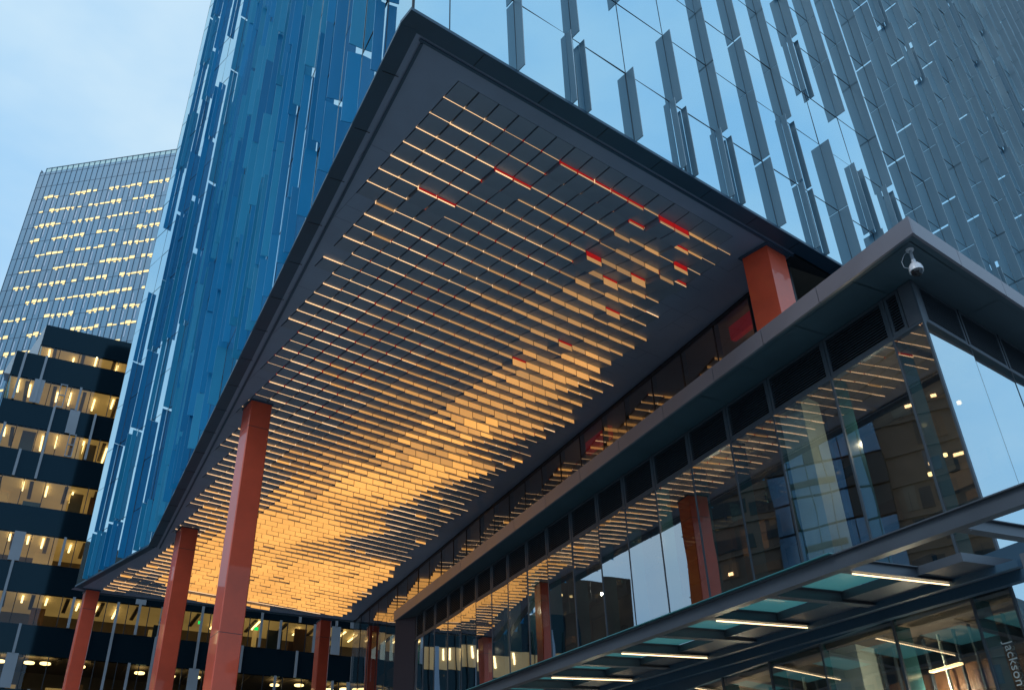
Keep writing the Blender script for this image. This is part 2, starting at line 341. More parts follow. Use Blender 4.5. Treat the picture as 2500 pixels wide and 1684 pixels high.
REDS = [(0.735, 0.76), (0.77, 0.758), (0.81, 0.761), (0.85, 0.763), (0.876, 0.76), (0.659, 0.833), (0.698, 0.833), (0.587, 0.942), (0.627, 0.938), (0.962, 0.763), (0.985, 0.76), (0.931, 0.8), (1.015, 0.794), (0.984, 0.927), (0.927, 0.838), (1.053, 0.862), (1.08, 0.866), (1.022, 0.904), (0.924, 0.885), (1.068, 1.004), (1.192, 1.163), (1.05, 1.139), (1.223, 1.13), (1.028, 1.23)]
BIGRED = [(0.962, 0.763), (0.985, 0.76), (1.053, 0.862), (0.924, 0.885), (1.053, .81)]
def rfield(x, y):
    sw = s = 0
    for a, b, r in RF:
        w = 1/((x-a)**2+(y-b)**2*.6+.0006)**2.4; sw += w; s += w*r
    return s/sw/1000
def leftx(y): return .39+(y-.662)*.19069 if y < 2.681 else .775-(y-2.681)*.1364
def clip(poly, fn):
    o_ = []
    for i in range(len(poly)):
        a, b = poly[i], poly[(i+1) % len(poly)]; fa, fb = fn(a), fn(b)
        if fa >= 0: o_.append(a)
        if (fa >= 0) != (fb >= 0): t = fa/(fa-fb); o_.append((a[0]+(b[0]-a[0])*t, a[1]+(b[1]-a[1])*t))
    return o_
sof = MB()
sof.poly([P(p.x, p.y, 1.0215) for p in (c0+Vector((.01, .01, 0)), kink, end, end2, end3, Vector((clerx(.8), .8, 0)), Vector((clerx(.67), .67, 0)))], 'core')
tiles = []
NX = 40
ylist = [.662]+rows
for j in range(len(ylist)-1):
    y0, y1 = ylist[j], ylist[j+1]; ym = (y0+y1)/2
    for i in range(-2, NX):
        x0 = XS+PX*i; x1 = x0+PX; xm = (x0+x1)/2
        inside = (x0 > leftx(ym)+.042) and (x1 < clerx(ym)-(.085+.02*(ym < 1.0) if ym < 1.2 else .045)) and j >= 1 and y1 < 3.199-(x1-.8)*.1965-.02
        if inside and j >= 1 and ym < 1.5 and x0 < leftx(ym)+.042+PX*(.8 if j <= 3 else .6) and (j <= 3 or j in (6, 9, 13)): inside = False
        if not inside:
            q = [(x0, y0), (x1, y0), (x1, y1), (x0, y1)]
            q = clip(q, (lambda p_: p_[0]-(.39+(p_[1]-.662)*.19069)) if ym < 2.681 else (lambda p_: p_[0]-(.775-(p_[1]-2.681)*.1364)))
            if q: q = clip(q, lambda p_: clerx(p_[1])-p_[0])
            if q: q = clip(q, lambda p_: 3.199-(p_[0]-.8)*.1965-p_[1])
            if len(q) >= 3:
                if j >= 1 and leftx(ym)+.02 < x0 and x1 < clerx(ym)-.02 and random.random() < .35:
                    q = clip(clip(q, lambda p_: p_[0]-x0-.0004), lambda p_: p_[1]-y0-.0004)
                sof.poly([P(a, b, 1.0) for a, b in q], 'soffit')
            continue
        gx, gy = (.0014 if rfield(xm, ym) < .006 else .0007), .0005
        r = rfield(xm, ym)*random.choice([.86, 1, 1, 1.1])*(1+.55*noise.noise(Vector((xm*2.2, ym*7, 3)))) if j > 1 else 0
        lm = x0-leftx(ym)-.042
        low = 0; big = False
        for a, b in REDS:
            if abs(a-xm) < PX*.5 and abs(b-y0) < .018: low = .0048
        for a, b in BIGRED:
            if abs(a-xm) < PX*.5 and abs(b-y0) < .018: low = .011; big = True
        if j > 1 and low == 0 and r < .004 and random.random() < .05: r = .006
        if lm < PX*2.2 and random.random() < .45 and j > 2: r = max(r, .0035)
        if r < .0011 and j > 1: r = .0011
        zt = 1.010; zf = 1.0-r-low; zb = 1.0-.0006-low
        x0g, x1g, y0g, y1g = x0+gx, x1-gx, y0+gy, y1
        tick = True
        if 1 < j and ym < 1.45 and not low: r *= .78
        elif xm < 1.0 and ym < 2.15 and not low: r *= .78
        cap = .0345*1.0/math.hypot(xm, ym)*(random.uniform(.93, 1.06) if random.random() < .8 else random.uniform(.6, .9))
        if ym > 1.3 and not low: r = min(r, cap)
        if 3.0 < ym < 3.035: r *= .25
        zf = 1.0-r-low
        lv = min(3, max(0, int((ym-.75)/1.15*2.4+(.6 if xm > 1.0 else 0)+random.uniform(0, .9)))); GK, SK = 'gold%d' % lv, ('strip' if (lm < PX*4 or random.random() < .25 or ym > 1.9) else 'strip1')  # riser glow painted in steps by region, stronger with distance
        t = MB()
        V8 = dict(a=P(x0g, y0g, zf), b=P(x1g, y0g, zf), c=P(x1g, y1g, zb), d=P(x0g, y1g, zb), A=P(x0g, y0g, zt), B=P(x1g, y0g, zt), C=P(x1g, y1g, zt), D=P(x0g, y1g, zt))
        t.poly([V8[k] for k in 'dcba'], 'panel')
        if j <= 1:
            t.poly([V8[k] for k in 'abBA'], 'panel')
        else:
            e = min(.0012, r*.5)  # lit lower lip
            m1, m2 = P(x0g, y0g, zf+e), P(x1g, y0g, zf+e)
            zr = zf+r+.0004 if low else .9999
            n1_, n2_ = P(x0g, y0g, zr), P(x1g, y0g, zr)
            thin = r < .0045
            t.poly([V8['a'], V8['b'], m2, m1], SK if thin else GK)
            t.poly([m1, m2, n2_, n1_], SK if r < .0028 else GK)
            t.poly([n1_, n2_, V8['B'], V8['A']], 'red' if low else 'panel')
            sx0, sx1, sy1 = x0-.0002, x1-.0002, y0+.0012
            t.poly([P(sx0, sy1, zf+.0006), P(sx1, sy1, zf+.0006), P(sx1, sy1, 1.0065), P(sx0, sy1, 1.0065)], ('red' if (xm > .62 and ym < 1.7 and random.random() < .75) else 'strip') if r < .0062 else 'redd')
        t.poly([V8[k] for k in 'bcCB'], 'panel')
        t.poly([V8[k] for k in 'daAD'], 'red' if big and False else 'panel'); t.poly([V8[k] for k in 'cdDC'], 'panel')
        tiles.append((1/(xm*xm+ym*ym+1), t))
soff = sof.build('soffit', tower, 'dark ceiling boards round the lit panels')
limited(tiles, 'ceiling_panel', soff)
# columns
def column(cx, cy_, w, dd, az, label, z1=.9975, z0=GZ+.011):
    d = D(az); q = Vector((-d.y, d.x, 0)); c = Vector((cx, cy_, 0)); e = .0018
    mb = MB(); pts = []
    for sx, sy_ in ((-1, -1), (1, -1), (1, 1), (-1, 1)):
        for ex, ey in (((w/2-e), dd/2), (w/2, dd/2-e)) if (sx*sy_ < 0) else ((w/2, dd/2-e), ((w/2-e), dd/2)):
            pts.append(c + d*sx*ex + q*sy_*ey)
    mb.prism([P(p.x, p.y, z0) for p in pts], [P(p.x, p.y, z1) for p in pts], 'column')
    col_ = mb.build('column', tower, label)
    sm = MB(); p3 = [c+(p-c)*1.004 for p in pts]
    for zs in (.935, .50): sm.prism([P(p.x, p.y, zs) for p in p3], [P(p.x, p.y, zs+.0011) for p in p3], 'bronze')
    sm.build('seam', col_)
    m2_ = MB(); pts2 = [c+(p-c)*1.12 for p in pts]
    m2_.prism([P(p.x, p.y, z1-.0015) for p in pts2], [P(p.x, p.y, z1+.0008) for p in pts2], 'edge'); m2_.build('cap_plate', col_)
column(.6725, 1.728, .047, .052, 94, 'tall orange column nearest the viewer on the street side')
column(.8195, 2.503, .047, .052, 94, 'orange column behind the nearest one')
column(.7660, 3.185, .042, .047, 95, 'orange column at the far corner of the lit ceiling')
column(1.558, 3.078, .040, .046, 97, 'orange column at the far end beside the dark glass wall')
# column that goes down through the pavilion roof
mb = MB(); mb.box(P(1.136, .699, .74), Vector((.051*U, 0, 0)), Vector((-.004*U, .050*U, 0)), Vector((0, 0, .2575*U)), 'column')
colR = mb.build('column', tower, 'orange column standing on the pavilion roof')
mb = MB(); mb.box(P(1.131, .694, .9955), Vector((.061*U, 0, 0)), Vector((-.004*U, .060*U, 0)), Vector((0, 0, .0023*U)), 'edge'); mb.build('cap_plate', colR)
mb = MB(); mb.box(P(1.134, .700, GZ+.011), Vector((.050*U, 0, 0)), Vector((-.004*U, .050*U, 0)), Vector((0, 0, (.739-GZ-.011)*U)), 'concrete')
mb.build('concrete_column', tower, 'bare concrete column behind the pavilion glass')
# clerestory / inner glass wall along the soffit, down to the ground
def A2(n_, a_, z): v = nA*n_ + aA*a_; return P(v.x, v.y, z)
cl_nodes = [.93, 1.03, 1.136, 1.243, 1.348, 1.452, 1.545, 1.645, 1.738, 1.83, 1.92, 2.01, 2.10, 2.19, 2.28, 2.37, 2.46, 2.55, 2.64, 2.73, 2.82, 2.91, 3.0, 3.09, 3.18, 3.262]
for i in range(len(cl_nodes)-1):
    a0, a1 = cl_nodes[i], cl_nodes[i+1]; z0 = .60 if a0 < 2.0 else GZ+.011
    tl = random.gauss(0, .0004)
    mb = MB(); mb.poly([A2(clerN-tl, a0+.001, z0), A2(clerN+tl, a1-.001, z0), A2(clerN+tl, a1-.001, .9965), A2(clerN-tl, a0+.001, .9965)], 'darkglass'); mb.build('glass_pane', tower)
    mb = MB(); mb.box(A2(clerN-.001, a0-.0012, z0), aA*.0024*U, nA*.014*U, Vector((0, 0, (.9965-z0)*U)), 'joint'); mb.build('mullion', tower)
mb = MB(); mb.box(A2(clerN-.0015, .92, .990), aA*2.34*U, nA*.006*U, Vector((0, 0, .0068*U)), 'joint'); mb.build('head_rail', tower)
# interior behind the clerestory
mb = MB(); mb.box(A2(clerN+.30, .93, .0), aA*2.33*U, nA*.01*U, Vector((0, 0, .996*U)), 'plaster'); mb.build('interior_wall', tower)
mb = MB(); mb.poly([A2(clerN+.006, .93, .9962), A2(clerN+.30, .93, .9962), A2(clerN+.30, 3.26, .9962), A2(clerN+.006, 3.26, .9962)], 'plaster'); mb.build('interior_ceiling', tower)
mb = MB(); mb.box(A2(clerN+.006, .93, .71), aA*2.33*U, nA*.29*U, Vector((0, 0, .03*U)), 'plaster'); mb.build('interior_floor', tower)
for a0, a1 in ((1.033, 1.12), (1.56, 1.66)):
    mb = MB(); mb.box(A2(clerN+.025, a0, .955), aA*(a1-a0)*U, nA*.012*U, Vector((0, 0, .03*U)), 'redbeam'); mb.build('red_beam', tower)
for a0, z0 in ((1.030, .922), (1.612, .914), (1.956, .928)):
    mb = MB(); mb.box(A2(clerN+.03, a0+.01, z0), aA*.004*U, nA*.022*U, Vector((0, 0, .003*U)), 'lamp'); mb.build('ceiling_lamp', tower)
for a_, n_, z_, e in ((1.10, .12, .93, 22), (1.7, .12, .93, 18), (2.4, .12, .93, 18)):
    pl = bpy.data.lights.new('gallery_light', 'POINT'); pl.energy = e; pl.color = (1, .62, .34); pl.shadow_soft_size = .2
    po = bpy.data.objects.new('gallery_light', pl); C.objects.link(po); po.location = A2(clerN+n_, a_, z_)
# wall below the tower, running behind the pavilion
mb = MB(); mb.box(P(clerx(.80)+.004, .80, GZ+.011), Vector((2.9*U, 0, 0)), Vector((0, .01*U, 0)), Vector((0, 0, (.9975-GZ-.011)*U)), 'black'); mb.build('dark_wall', tower)
mb = MB(); mb.poly([P(clerx(.80), .80, .9978), P(clerx(.67)+.0, .689, .9978), P(XR, .689, .9978), P(XR, .80, .9978)], 'core'); mb.build('soffit', tower, 'dark strip of ceiling above the pavilion roof')
# ================================================================== PAVILION
GA = 9.21
ag = D(GA); ng = Vector((ag.y, -ag.x, 0))
pav = thing('glass_pavilion', 'low glass pavilion with louvres under a flat overhanging roof, in front of the tower', 'pavilion', P(1.35, 1.2, GZ))
GC = Vector((1.072, .455, 0))
def G(s, n_, z): v = GC + ag*s + ng*n_; return P(v.x, v.y, z)
ZS, ZTOP = .745, .7718
FC = Vector((.9823, .3947, 0)); FE = Vector((1.3213, 2.1957, 0)); fd = (FE-FC).normalized(); fn_ = Vector((fd.y, -fd.x, 0))
# roof slab
mb = MB(); rf = [FC+Vector((.004, .004, 0)), Vector((2.6, .3987, 0)), Vector((2.6, .80, 0)), Vector((1.225, .80, 0)), FE+Vector((.15, -.03, 0)), FE+Vector((.004, -.002, 0))]
mb.prism([P(p.x, p.y, ZS+.004) for p in rf], [P(p.x, p.y, ZTOP-.003) for p in rf], 'under'); mb.build('roof', pav)
# underside boards with joints
mb = MB(); W_ = .095
nodes_y = [.5056, .6212, .7429, .8437, .9463, 1.0499, 1.1448, 1.2357, 1.3336, 1.4294, 1.5158, 1.6023, 1.68, 1.7581, 1.838, 1.9125, 1.9908, 2.0594, 2.1136]
cuts = [0.004]+[(y-.395)*1.02 for y in nodes_y[::1]]+[1.83]
Lf = (FE-FC).length
for i in range(len(cuts)-1):
    s0, s1 = cuts[i], min(cuts[i+1], Lf-.003)
    a = FC+fd*(s0+.0006)+fn_*.012; b = FC+fd*(s1-.0006)+fn_*.012; w = .125
    if i == 0: a2 = Vector((a.x+w, .408, 0)); a = Vector((a.x+.002, .408, 0))
    else: a2 = a+fn_*w
    mb.poly([P(a.x, a.y, ZS), P(b.x, b.y, ZS), P(b.x+fn_.x*w, b.y+fn_.y*w, ZS), P(a2.x, a2.y, ZS)], 'under')
    a = FC+fd*(s0+.0006)+fn_*.001; b = FC+fd*(s1-.0006)+fn_*.001
    mb.poly([P(a.x, a.y+(.002 if i == 0 else 0), ZS-.0002), P(b.x, b.y, ZS-.0002), P(b.x+fn_.x*.010, b.y+fn_.y*.010, ZS-.0002), P(a.x+fn_.x*.010, a.y+fn_.y*.010+(.002 if i == 0 else 0), ZS-.0002)], 'under')
mb.poly([P(FC.x+.012, .3990, ZS-.0004), P(2.6, .3990, ZS-.0004), P(2.6, .4066, ZS-.0004), P(FC.x+.012, .4066, ZS-.0004)], 'under')
for i in range(13):
    x0, x1 = 1.10+.119*i, 1.10+.119*(i+1)
    mb.poly([P(x0+.0006, .407, ZS-.0003), P(x1-.0006, .407, ZS-.0003), P(x1-.0006, .60, ZS-.0003), P(x0+.0006, .60, ZS-.0003)], 'under')
mb.build('roof_underside', pav)
# fascia panels, one per bay
fs = [0, .17, .29, .41, .55, .69, .83, .97, 1.11, 1.25, 1.39, 1.53, 1.67, Lf]
for i in range(len(fs)-1):
    a = FC+fd*(fs[i]+.0006 if i else 0); b = FC+fd*(fs[i+1]-.0006)
    mb = MB(); seg_box(mb, (a.x, a.y), (b.x, b.y), .004, ZS-.0006, ZTOP, 'fascia', 1); mb.build('fascia_panel', pav)
for i, (x0, x1) in enumerate(((FC.x+.0045, 1.10), (1.1012, 1.219), (1.2202, 1.338), (1.3392, 1.9), (1.9012, 2.6))):
    mb = MB(); mb.box(P(x0, .3947, ZS-.0006), Vector(((x1-x0)*U, 0, 0)), Vector((0, .004*U, 0)), Vector((0, 0, (ZTOP-ZS+.0006)*U)), 'fascia'); mb.build('fascia_panel', pav)
# glass facade along the street
def sy_(y): return (y-.455)/ag.y
sn = [sy_(y) for y in nodes_y]
S0 = 0.0; SE = sy_(2.115)
bounds = [0.0]+sn
ZL0, ZL1 = .680, .7440
def louvre(o3, dirv, nin, s0, s1, z0, z1, n=13, slit=True):
    """louvre panel: frame and slats"""
    mb = MB(); f = .0045; L_ = (s1-s0)
    a = o3+dirv*s0*U
    zz = Vector((0, 0, 1))*U
    mb.box(a, dirv*L_*U, nin*.006*U, zz*f, 'louver'); mb.box(a+zz*(z1-z0-f), dirv*L_*U, nin*.006*U, zz*f, 'louver')
    mb.box(a+zz*f, dirv*f*U, nin*.006*U, zz*(z1-z0-2*f), 'louver'); mb.box(a+dirv*(L_-f)*U+zz*f, dirv*f*U, nin*.006*U, zz*(z1-z0-2*f), 'louver')
    st = (z1-z0-2*f)/n
    for i in range(n):
        q = a+dirv*(f)*U+zz*(f+st*i)
        mb.prism([q, q+dirv*(L_-2*f)*U, q+dirv*(L_-2*f)*U+nin*.0055*U+zz*st*.55, q+nin*.0055*U+zz*st*.55],
                 [q+zz*.0007, q+dirv*(L_-2*f)*U+zz*.0007, q+dirv*(L_-2*f)*U+nin*.0055*U+zz*(st*.55+.0007), q+nin*.0055*U+zz*(st*.55+.0007)], 'louver')
    mb.poly([a+nin*.0062*U, a+dirv*L_*U+nin*.0062*U, a+dirv*L_*U+nin*.0062*U+zz*(z1-z0), a+nin*.0062*U+zz*(z1-z0)], 'core')
    return mb
for i in range(len(bounds)-1):
    s0, s1 = bounds[i], bounds[i+1]
    if i > 0: louvre(G(0, 0, ZL0), ag, ng, s0+.002, s1-.002, ZL0, ZL1).build('louvre_panel', pav)
    else:
        louvre(G(0, 0, ZL0), ag, ng, s0+.024, s1-.002, ZL0, ZL1).build('louvre_panel', pav, 'short louvre panel by the corner post')
    tl = random.gauss(0, .0003)
    for (z0, z1) in ((.36, ZL0-.002), (GZ+.011, .325)):
        mb = MB(); t2 = random.gauss(0, .0005); mb.poly([G(s0+.0012, -tl+t2, z0), G(s1-.0012, tl+t2, z0), G(s1-.0012, tl-t2, z1), G(s0+.0012, -tl-t2, z1)], 'podglass'); mb.build('glass_pane', pav)
    if i > 0:
        mb = MB(); mb.box(G(s0-.0015, -.0008, GZ+.011), ag*.003*U, ng*.004*U, Vector((0, 0, (ZL1-GZ-.011)*U)), 'louver')
        mb.box(G(s0-.0010, .004, GZ+.011), ag*.0022*U, ng*.026*U, Vector((0, 0, (ZL0-GZ-.011)*U)), 'finglass'); mb.build('mullion', pav)
# rails
mb = MB(); mb.box(G(.0, -.0010, ZL0-.0045), ag*SE*U, ng*.008*U, Vector((0, 0, .0042*U)), 'louver')
mb.build('rail', pav)
mb = MB(); mb.box(G(-.09, -.003, .326), ag*(SE+.09)*U, ng*.03*U, Vector((0, 0, .033*U)), 'edge'); mb.build('spandrel_beam', pav)
# corner post
mb = MB(); mb.box(G(.0, -.0012, ZL0), ag*.022*U, ng*.008*U, Vector((0, 0, (ZL1-ZL0)*U)), 'steel'); mb.box(G(-.0015, -.0016, GZ+.011), ag*.003*U, ng*.004*U, Vector((0, 0, (ZL1-GZ-.011)*U)), 'louver'); mb.build('corner_post', pav)
# B side
bx = [1.0735, 1.192, 1.305, 1.418, 1.531, 1.644, 1.757, 1.87, 2.3]
mb = MB(); mb.box(P(1.0735, .4545, .679), Vector((.012*U, 0, 0)), Vector((0, .006*U, 0)), Vector((0, 0, .065*U)), 'steel'); mb.build('corner_post', pav)
for i in range(len(bx)-1):
    x0, x1 = bx[i], bx[i+1]
    louvre(P(0, .455, .682), EX, Vector((0, 1, 0)), x0+(.013 if i == 0 else .002), x1-.002, .682, .744).build('louvre_panel', pav)
    mb = MB(); tl = random.gauss(0, .0004); mb.poly([P(x0+.0008, .455+tl, .10), P(x1-.0008, .455-tl, .10), P(x1-.0008, .455-tl, .6795), P(x0+.0008, .455+tl, .6795)], 'podmirror'); mb.build('glass_pane', pav, 'pane mirroring the bright sky')
    mb = MB(); mb.box(P(x0-.0007, .4542, .06), Vector((.0014*U, 0, 0)), Vector((0, .003*U, 0)), Vector((0, 0, .684*U)), 'joint'); mb.build('mullion', pav)
mb = MB(); mb.box(P(1.0735, .4540, .6795), Vector((1.2*U, 0, 0)), Vector((0, .006*U, 0)), Vector((0, 0, .0035*U)), 'steel'); mb.build('rail', pav)
mb = MB(); mb.box(P(1.08, .458, .02), Vector((1.2*U, 0, 0)), Vector((0, .01*U, 0)), Vector((0, 0, .08*U)), 'core'); mb.build('wall', pav)
# end wall panel at the far end
mb = MB(); ea = FE-fd*.012
q0 = ea+fn_*.001; q1 = Vector((1.3475, 2.125, 0))
seg_box(mb, (q0.x, q0.y), (q1.x, q1.y), .012, .352, ZS, 'bronze', -1); seg_box(mb, (q0.x, q0.y), (q1.x, q1.y), .012, GZ+.011, .350, 'bronze', -1)
mb.build('end_wall', pav)
# pavilion interior
def ibox(mb, n0, n1, s1, z0, z1, k, y0=.466):
    pts = []
    for n_, s_ in ((n0, None), (n0, s1), (n1, s1), (n1, None)):
        if s_ is None: s_ = (y0-.455-ng.y*n_)/ag.y
        pts.append(G(s_, n_, z0))
    return mb.prism(pts, [p+Vector((0, 0, (z1-z0)*U)) for p in pts], k)
mb = MB(); ibox(mb, .235, .245, 1.64, GZ+.011, .735, 'plaster')
for i in range(30):
    s = .07+i*.053
    mb.box(G(s, .232, random.choice([.0, .05, .3, .42])), ag*random.uniform(.02, .05)*U, ng*.0025*U, Vector((0, 0, random.uniform(.08, .28)*U)), random.choice(['wood', 'wood', 'core', 'brown', 'concrete']))
rs = random.Random(5)
for i in range(60):   # shelving, ducts and equipment
    s = rs.uniform(.06, 1.5); z = rs.choice([.38, .40, .45, .5, .55, .6])+rs.uniform(0, .04)
    mb.box(G(s, rs.uniform(.10, .21), z), ag*rs.uniform(.01, .09)*U, ng*.01*U, Vector((0, 0, rs.uniform(.008, .06)*U)), rs.choice(['core', 'wood', 'core', 'brown', 'darkblue', 'joint']))
mb.build('interior_wall', pav)
mb = MB(); mb.tube(G(.06, .15, .665), G(1.5, .15, .665), .010*U, .010*U, 'core', 12); mb.build('air_duct', pav)
mb = MB(); ibox(mb, .008, .228, 1.63, .700, .706, 'plaster')
for i in range(11): mb.box(G(.08+i*.15, .01, .692), ag*.006*U, ng*.215*U, Vector((0, 0, .0075*U)), 'plaster')
mb.build('interior_ceiling', pav)
mb = MB(); mb.box(G(.42, .075, .352), ag*1.2*U, ng*.15*U, Vector((0, 0, .02*U)), 'plaster'); mb.box(G(.42, .073, .374), ag*1.2*U, ng*.002*U, Vector((0, 0, .07*U)), 'greyfin'); mb.build('mezzanine_floor', pav)
mb = MB(); ibox(mb, .008, .228, 1.63, .318, .3255, 'plaster'); mb.build('lower_ceiling', pav)
for s in (1.27,):
    mb = MB(); mb.box(G(s, .055, GZ+.011), ag*.035*U, ng*.035*U, Vector((0, 0, (.70-GZ-.011)*U)), 'concrete'); mb.build('concrete_column', pav)
mb = MB()
for i in range(28):   # timber battens behind the lower glass
    mb.box(G(.035+i*.024, .06+random.uniform(0, .004), GZ+.011), ag*.0022*U, ng*.004*U, Vector((0, 0, (.30-GZ)*U)), 'louver' if i % 5 else 'concrete')
mb.build('batten_screen', pav)
for i, (s, n_, z, e) in enumerate(((.14, .07, .60, 42), (.50, .06, .62, 42), (1.0, .08, .62, 35), (.16, .045, .24, 60), (.50, .045, .24, 60), (.9, .045, .24, 50))):
    pl = bpy.data.lights.new('pavilion_light', 'POINT'); pl.energy = e; pl.color = (1, .78, .52); pl.shadow_soft_size = .04
    po = bpy.data.objects.new('pavilion_light', pl); C.objects.link(po); po.location = G(s, n_, z)
mb = MB(); mb.box(G(.02, .075, GZ+.011), ag*.75*U, ng*.006*U, Vector((0, 0, (.26-GZ)*U)), 'wood'); mb.build('wood_panelling', pav)
for s, n_, z, ln, wd in ((.115, .035, .262, .045, .007), (.20, .035, .165, .045, .007), (.33, .05, .265, .03, .02), (.47, .05, .265, .03, .02), (.36, .07, .2, .012, .01), (.60, .05, .25, .04, .006), (.9, .05, .25, .04, .006)):
    mb = MB(); mb.box(G(s, n_, z), ag*ln*U, ng*wd*U, Vector((0, 0, .0025*U)), 'lamp'); mb.build('ceiling_lamp', pav)
for s, n_, z in ((.05, .10, .60), (.12, .14, .56), (.09, .05, .5), (.35, .12, .64), (.6, .1, .66), (.85, .12, .62), (1.1, .1, .64), (1.4, .1, .6)):
    mb = MB(); mb.tube(G(s, n_, z), G(s, n_, z+.004), .003*U, .003*U, 'lamp'); mb.build('ceiling_lamp', pav)
for s0, z0, w, h in ((.585, .40, .05, .07), (.655, .41, .02, .06), (.84, .43, .05, .07), (1.0, .45, .05, .07)):
    mb = MB(); ibox2 = mb.box(G(s0*.86, .055, z0-.21), ag*w*U, ng*.012*U, Vector((0, 0, h*U)), 'litpanel'); mb.build('lit_cupboard', pav)
# lettering on the lower corner pane, set sideways
cu = bpy.data.curves.new('lettering_curve', 'FONT'); cu.body = 'Jackson'; cu.size = .0150*U; cu.extrude = .002; cu.space_character = 1.05
tmp = bpy.data.objects.new('tmp', cu); C.objects.link(tmp); bpy.context.view_layer.update()
me = bpy.data.meshes.new_from_object(tmp.evaluated_get(bpy.context.evaluated_depsgraph_get())); me.name = 'lettering'; bpy.data.objects.remove(tmp)
me.materials.clear(); me.materials.append(M['text'])
lt = bpy.data.objects.new('lettering', me); C.objects.link(lt); lt.parent = pav
xx = Vector((0, 0, -1)); yy = ag.copy()*-1; zz = xx.cross(yy)
# ================================================================== ENTRANCE CANOPY
can = thing('entrance_canopy', 'dark steel and frosted glass canopy with thin light tubes, fixed to the pavilion', 'canopy', P(1.0, .8, .33))
ua = Vector((ag.x, ag.y, .045)); wn = Vector((ng.x, ng.y, .055)); Pw = Vector((1.0793, .5003, .3261))
def K(a_, n_, h=0): v = Pw+ua*a_+wn*n_; return P(v.x, v.y, v.z+h)
def kbox(mb, a0, a1, n0, n1, h0, h1, k):
    base = [K(a0, n0, h0), K(a1, n0, h0), K(a1, n1, h0), K(a0, n1, h0)]; top = [K(a0, n0, h1), K(a1, n0, h1), K(a1, n1, h1), K(a0, n1, h1)]
    return mb.prism(base, top, k)
mb = MB(); kbox(mb, -.62, 1.45, -.2315, -.2265, .0012, .0165, 'steel'); kbox(mb, -.62, 1.45, -.2355, -.2225, .0, .0012, 'steel'); kbox(mb, -.62, 1.45, -.2355, -.2225, .0165, .0178, 'steel'); mb.build('outer_beam', can)
mb = MB(); kbox(mb, -.075, 1.45, -.112, -.004, .004, .0138, 'steel'); kbox(mb, -.10, 1.45, -.060, -.052, -.004, .004, 'edge'); kbox(mb, -.10, 1.45, -.016, -.004, -.008, .004, 'edge'); mb.build('gutter_beam', can)
beams = [-.158, -.014, .096, .206, .308, .410, .505, .600, .70, .80, .90, 1.0, 1.1, 1.2]
for i, s in enumerate(beams):
    mb = MB()
    kbox(mb, s-.0016, s+.0016, -.2220, -.048, .0010, .0128, 'steel'); kbox(mb, s-.006, s+.006, -.2220, -.048, .0, .0010, 'steel'); kbox(mb, s-.006, s+.006, -.2220, -.048, .0128, .0137, 'steel')
    for q in (-.215, -.135, -.058): mb.tube(K(s-.0038, q, -.0004), K(s-.0038, q, 0), .0009*U, .0009*U, 'greyfin', 8)
    mb.build('cross_beam', can)
    if i in (1, 3, 5, 7, 9, 11):
        mb = MB(); mb.tube(K(s, -.212, -.0016), K(s, -.060, -.0016), .0008*U, .0008*U, 'led', 8); mb.build('light_tube', can)
for i in range(1, len(beams)-1):
    s0, s1 = beams[i]+.0005, beams[i+1]-.0005
    mb = MB(); kbox(mb, s0, s1, -.2250, -.113, .0141, .0152, 'teal'); kbox(mb, s0, s1, -.2400, -.2252, .0180, .0190, 'tealedge'); mb.build('glass_panel', can)
# return arm round the pavilion corner
mb = MB(); q = K(-.10, -.03, .0)
mb.box(q+Vector((0, 0, -.012*U)), Vector((.9*U, -.06*U, .0)), Vector((0, .012*U, 0)), Vector((0, 0, .028*U)), 'steel')
mb.box(K(-.175, -.05, -.018), Vector((.14*U, -.002*U, 0)), Vector((0, .010*U, 0)), Vector((0, 0, .035*U)), 'steel')
mb.prism([K(-.19, -.055, -.02), K(-.165, -.048, -.02), K(-.075, -.004, -.014), K(-.10, -.018, -.014)], [K(-.19, -.055, .018), K(-.165, -.048, .018), K(-.075, -.004, .014), K(-.10, -.018, .014)], 'steel')
mb.build('corner_beam', can)
# ================================================================== SECURITY CAMERA
sc = thing('security_camera', 'white dome security camera hanging on a short pole under the corner of the pavilion roof', 'camera', P(1.0119, .4177, ZS))
c_ = P(1.0119, .4177, ZS)
dz = Vector((0, 0, -1))
mb = MB(); mb.tube(c_, c_+dz*.03, .085, .075, 'camwhite', 20); mb.tube(c_+dz*.03, c_+dz*.30, .034, .034, 'greyfin', 16); mb.build('mount', sc)
mb = MB(); prof = [(.27, .045), (.34, .048), (.37, .085), (.43, .125), (.50, .142), (.56, .142)]
for (h0, r0), (h1, r1) in zip(prof, prof[1:]): mb.tube(c_+dz*h0, c_+dz*h1, r0, r1, 'camwhite', 28)
hs = mb.build('housing', sc)
mb = MB(); prof = [(.56, .118), (.60, .112), (.64, .085), (.665, .04)]
for (h0, r0), (h1, r1) in zip(prof, prof[1:]): mb.tube(c_+dz*h0, c_+dz*h1, r0, r1, 'camdark', 24)
mb.tube(c_+dz*.60+Vector((-.02, -.07, 0)), c_+dz*.63+Vector((-.03, -.10, 0)), .04, .04, 'louver', 16)
mb.build('lens', sc)
cb = MB(); pts = [c_+dz*.04+Vector((-.05, .03, 0)), c_+dz*.15+Vector((-.13, .10, 0)), c_+dz*.32+Vector((-.20, .15, 0)), c_+dz*.46+Vector((-.19, .14, 0)), c_+dz*.52+Vector((-.12, .06, 0))]
for a, b in zip(pts, pts[1:]): cb.tube(a, b, .007, .007, 'greyfin', 8)
cb.build('cable', sc)
for nm in ('housing',): 
    for p_ in hs.data.polygons: p_.use_smooth = False
sc.scale = (.82, .82, .82)
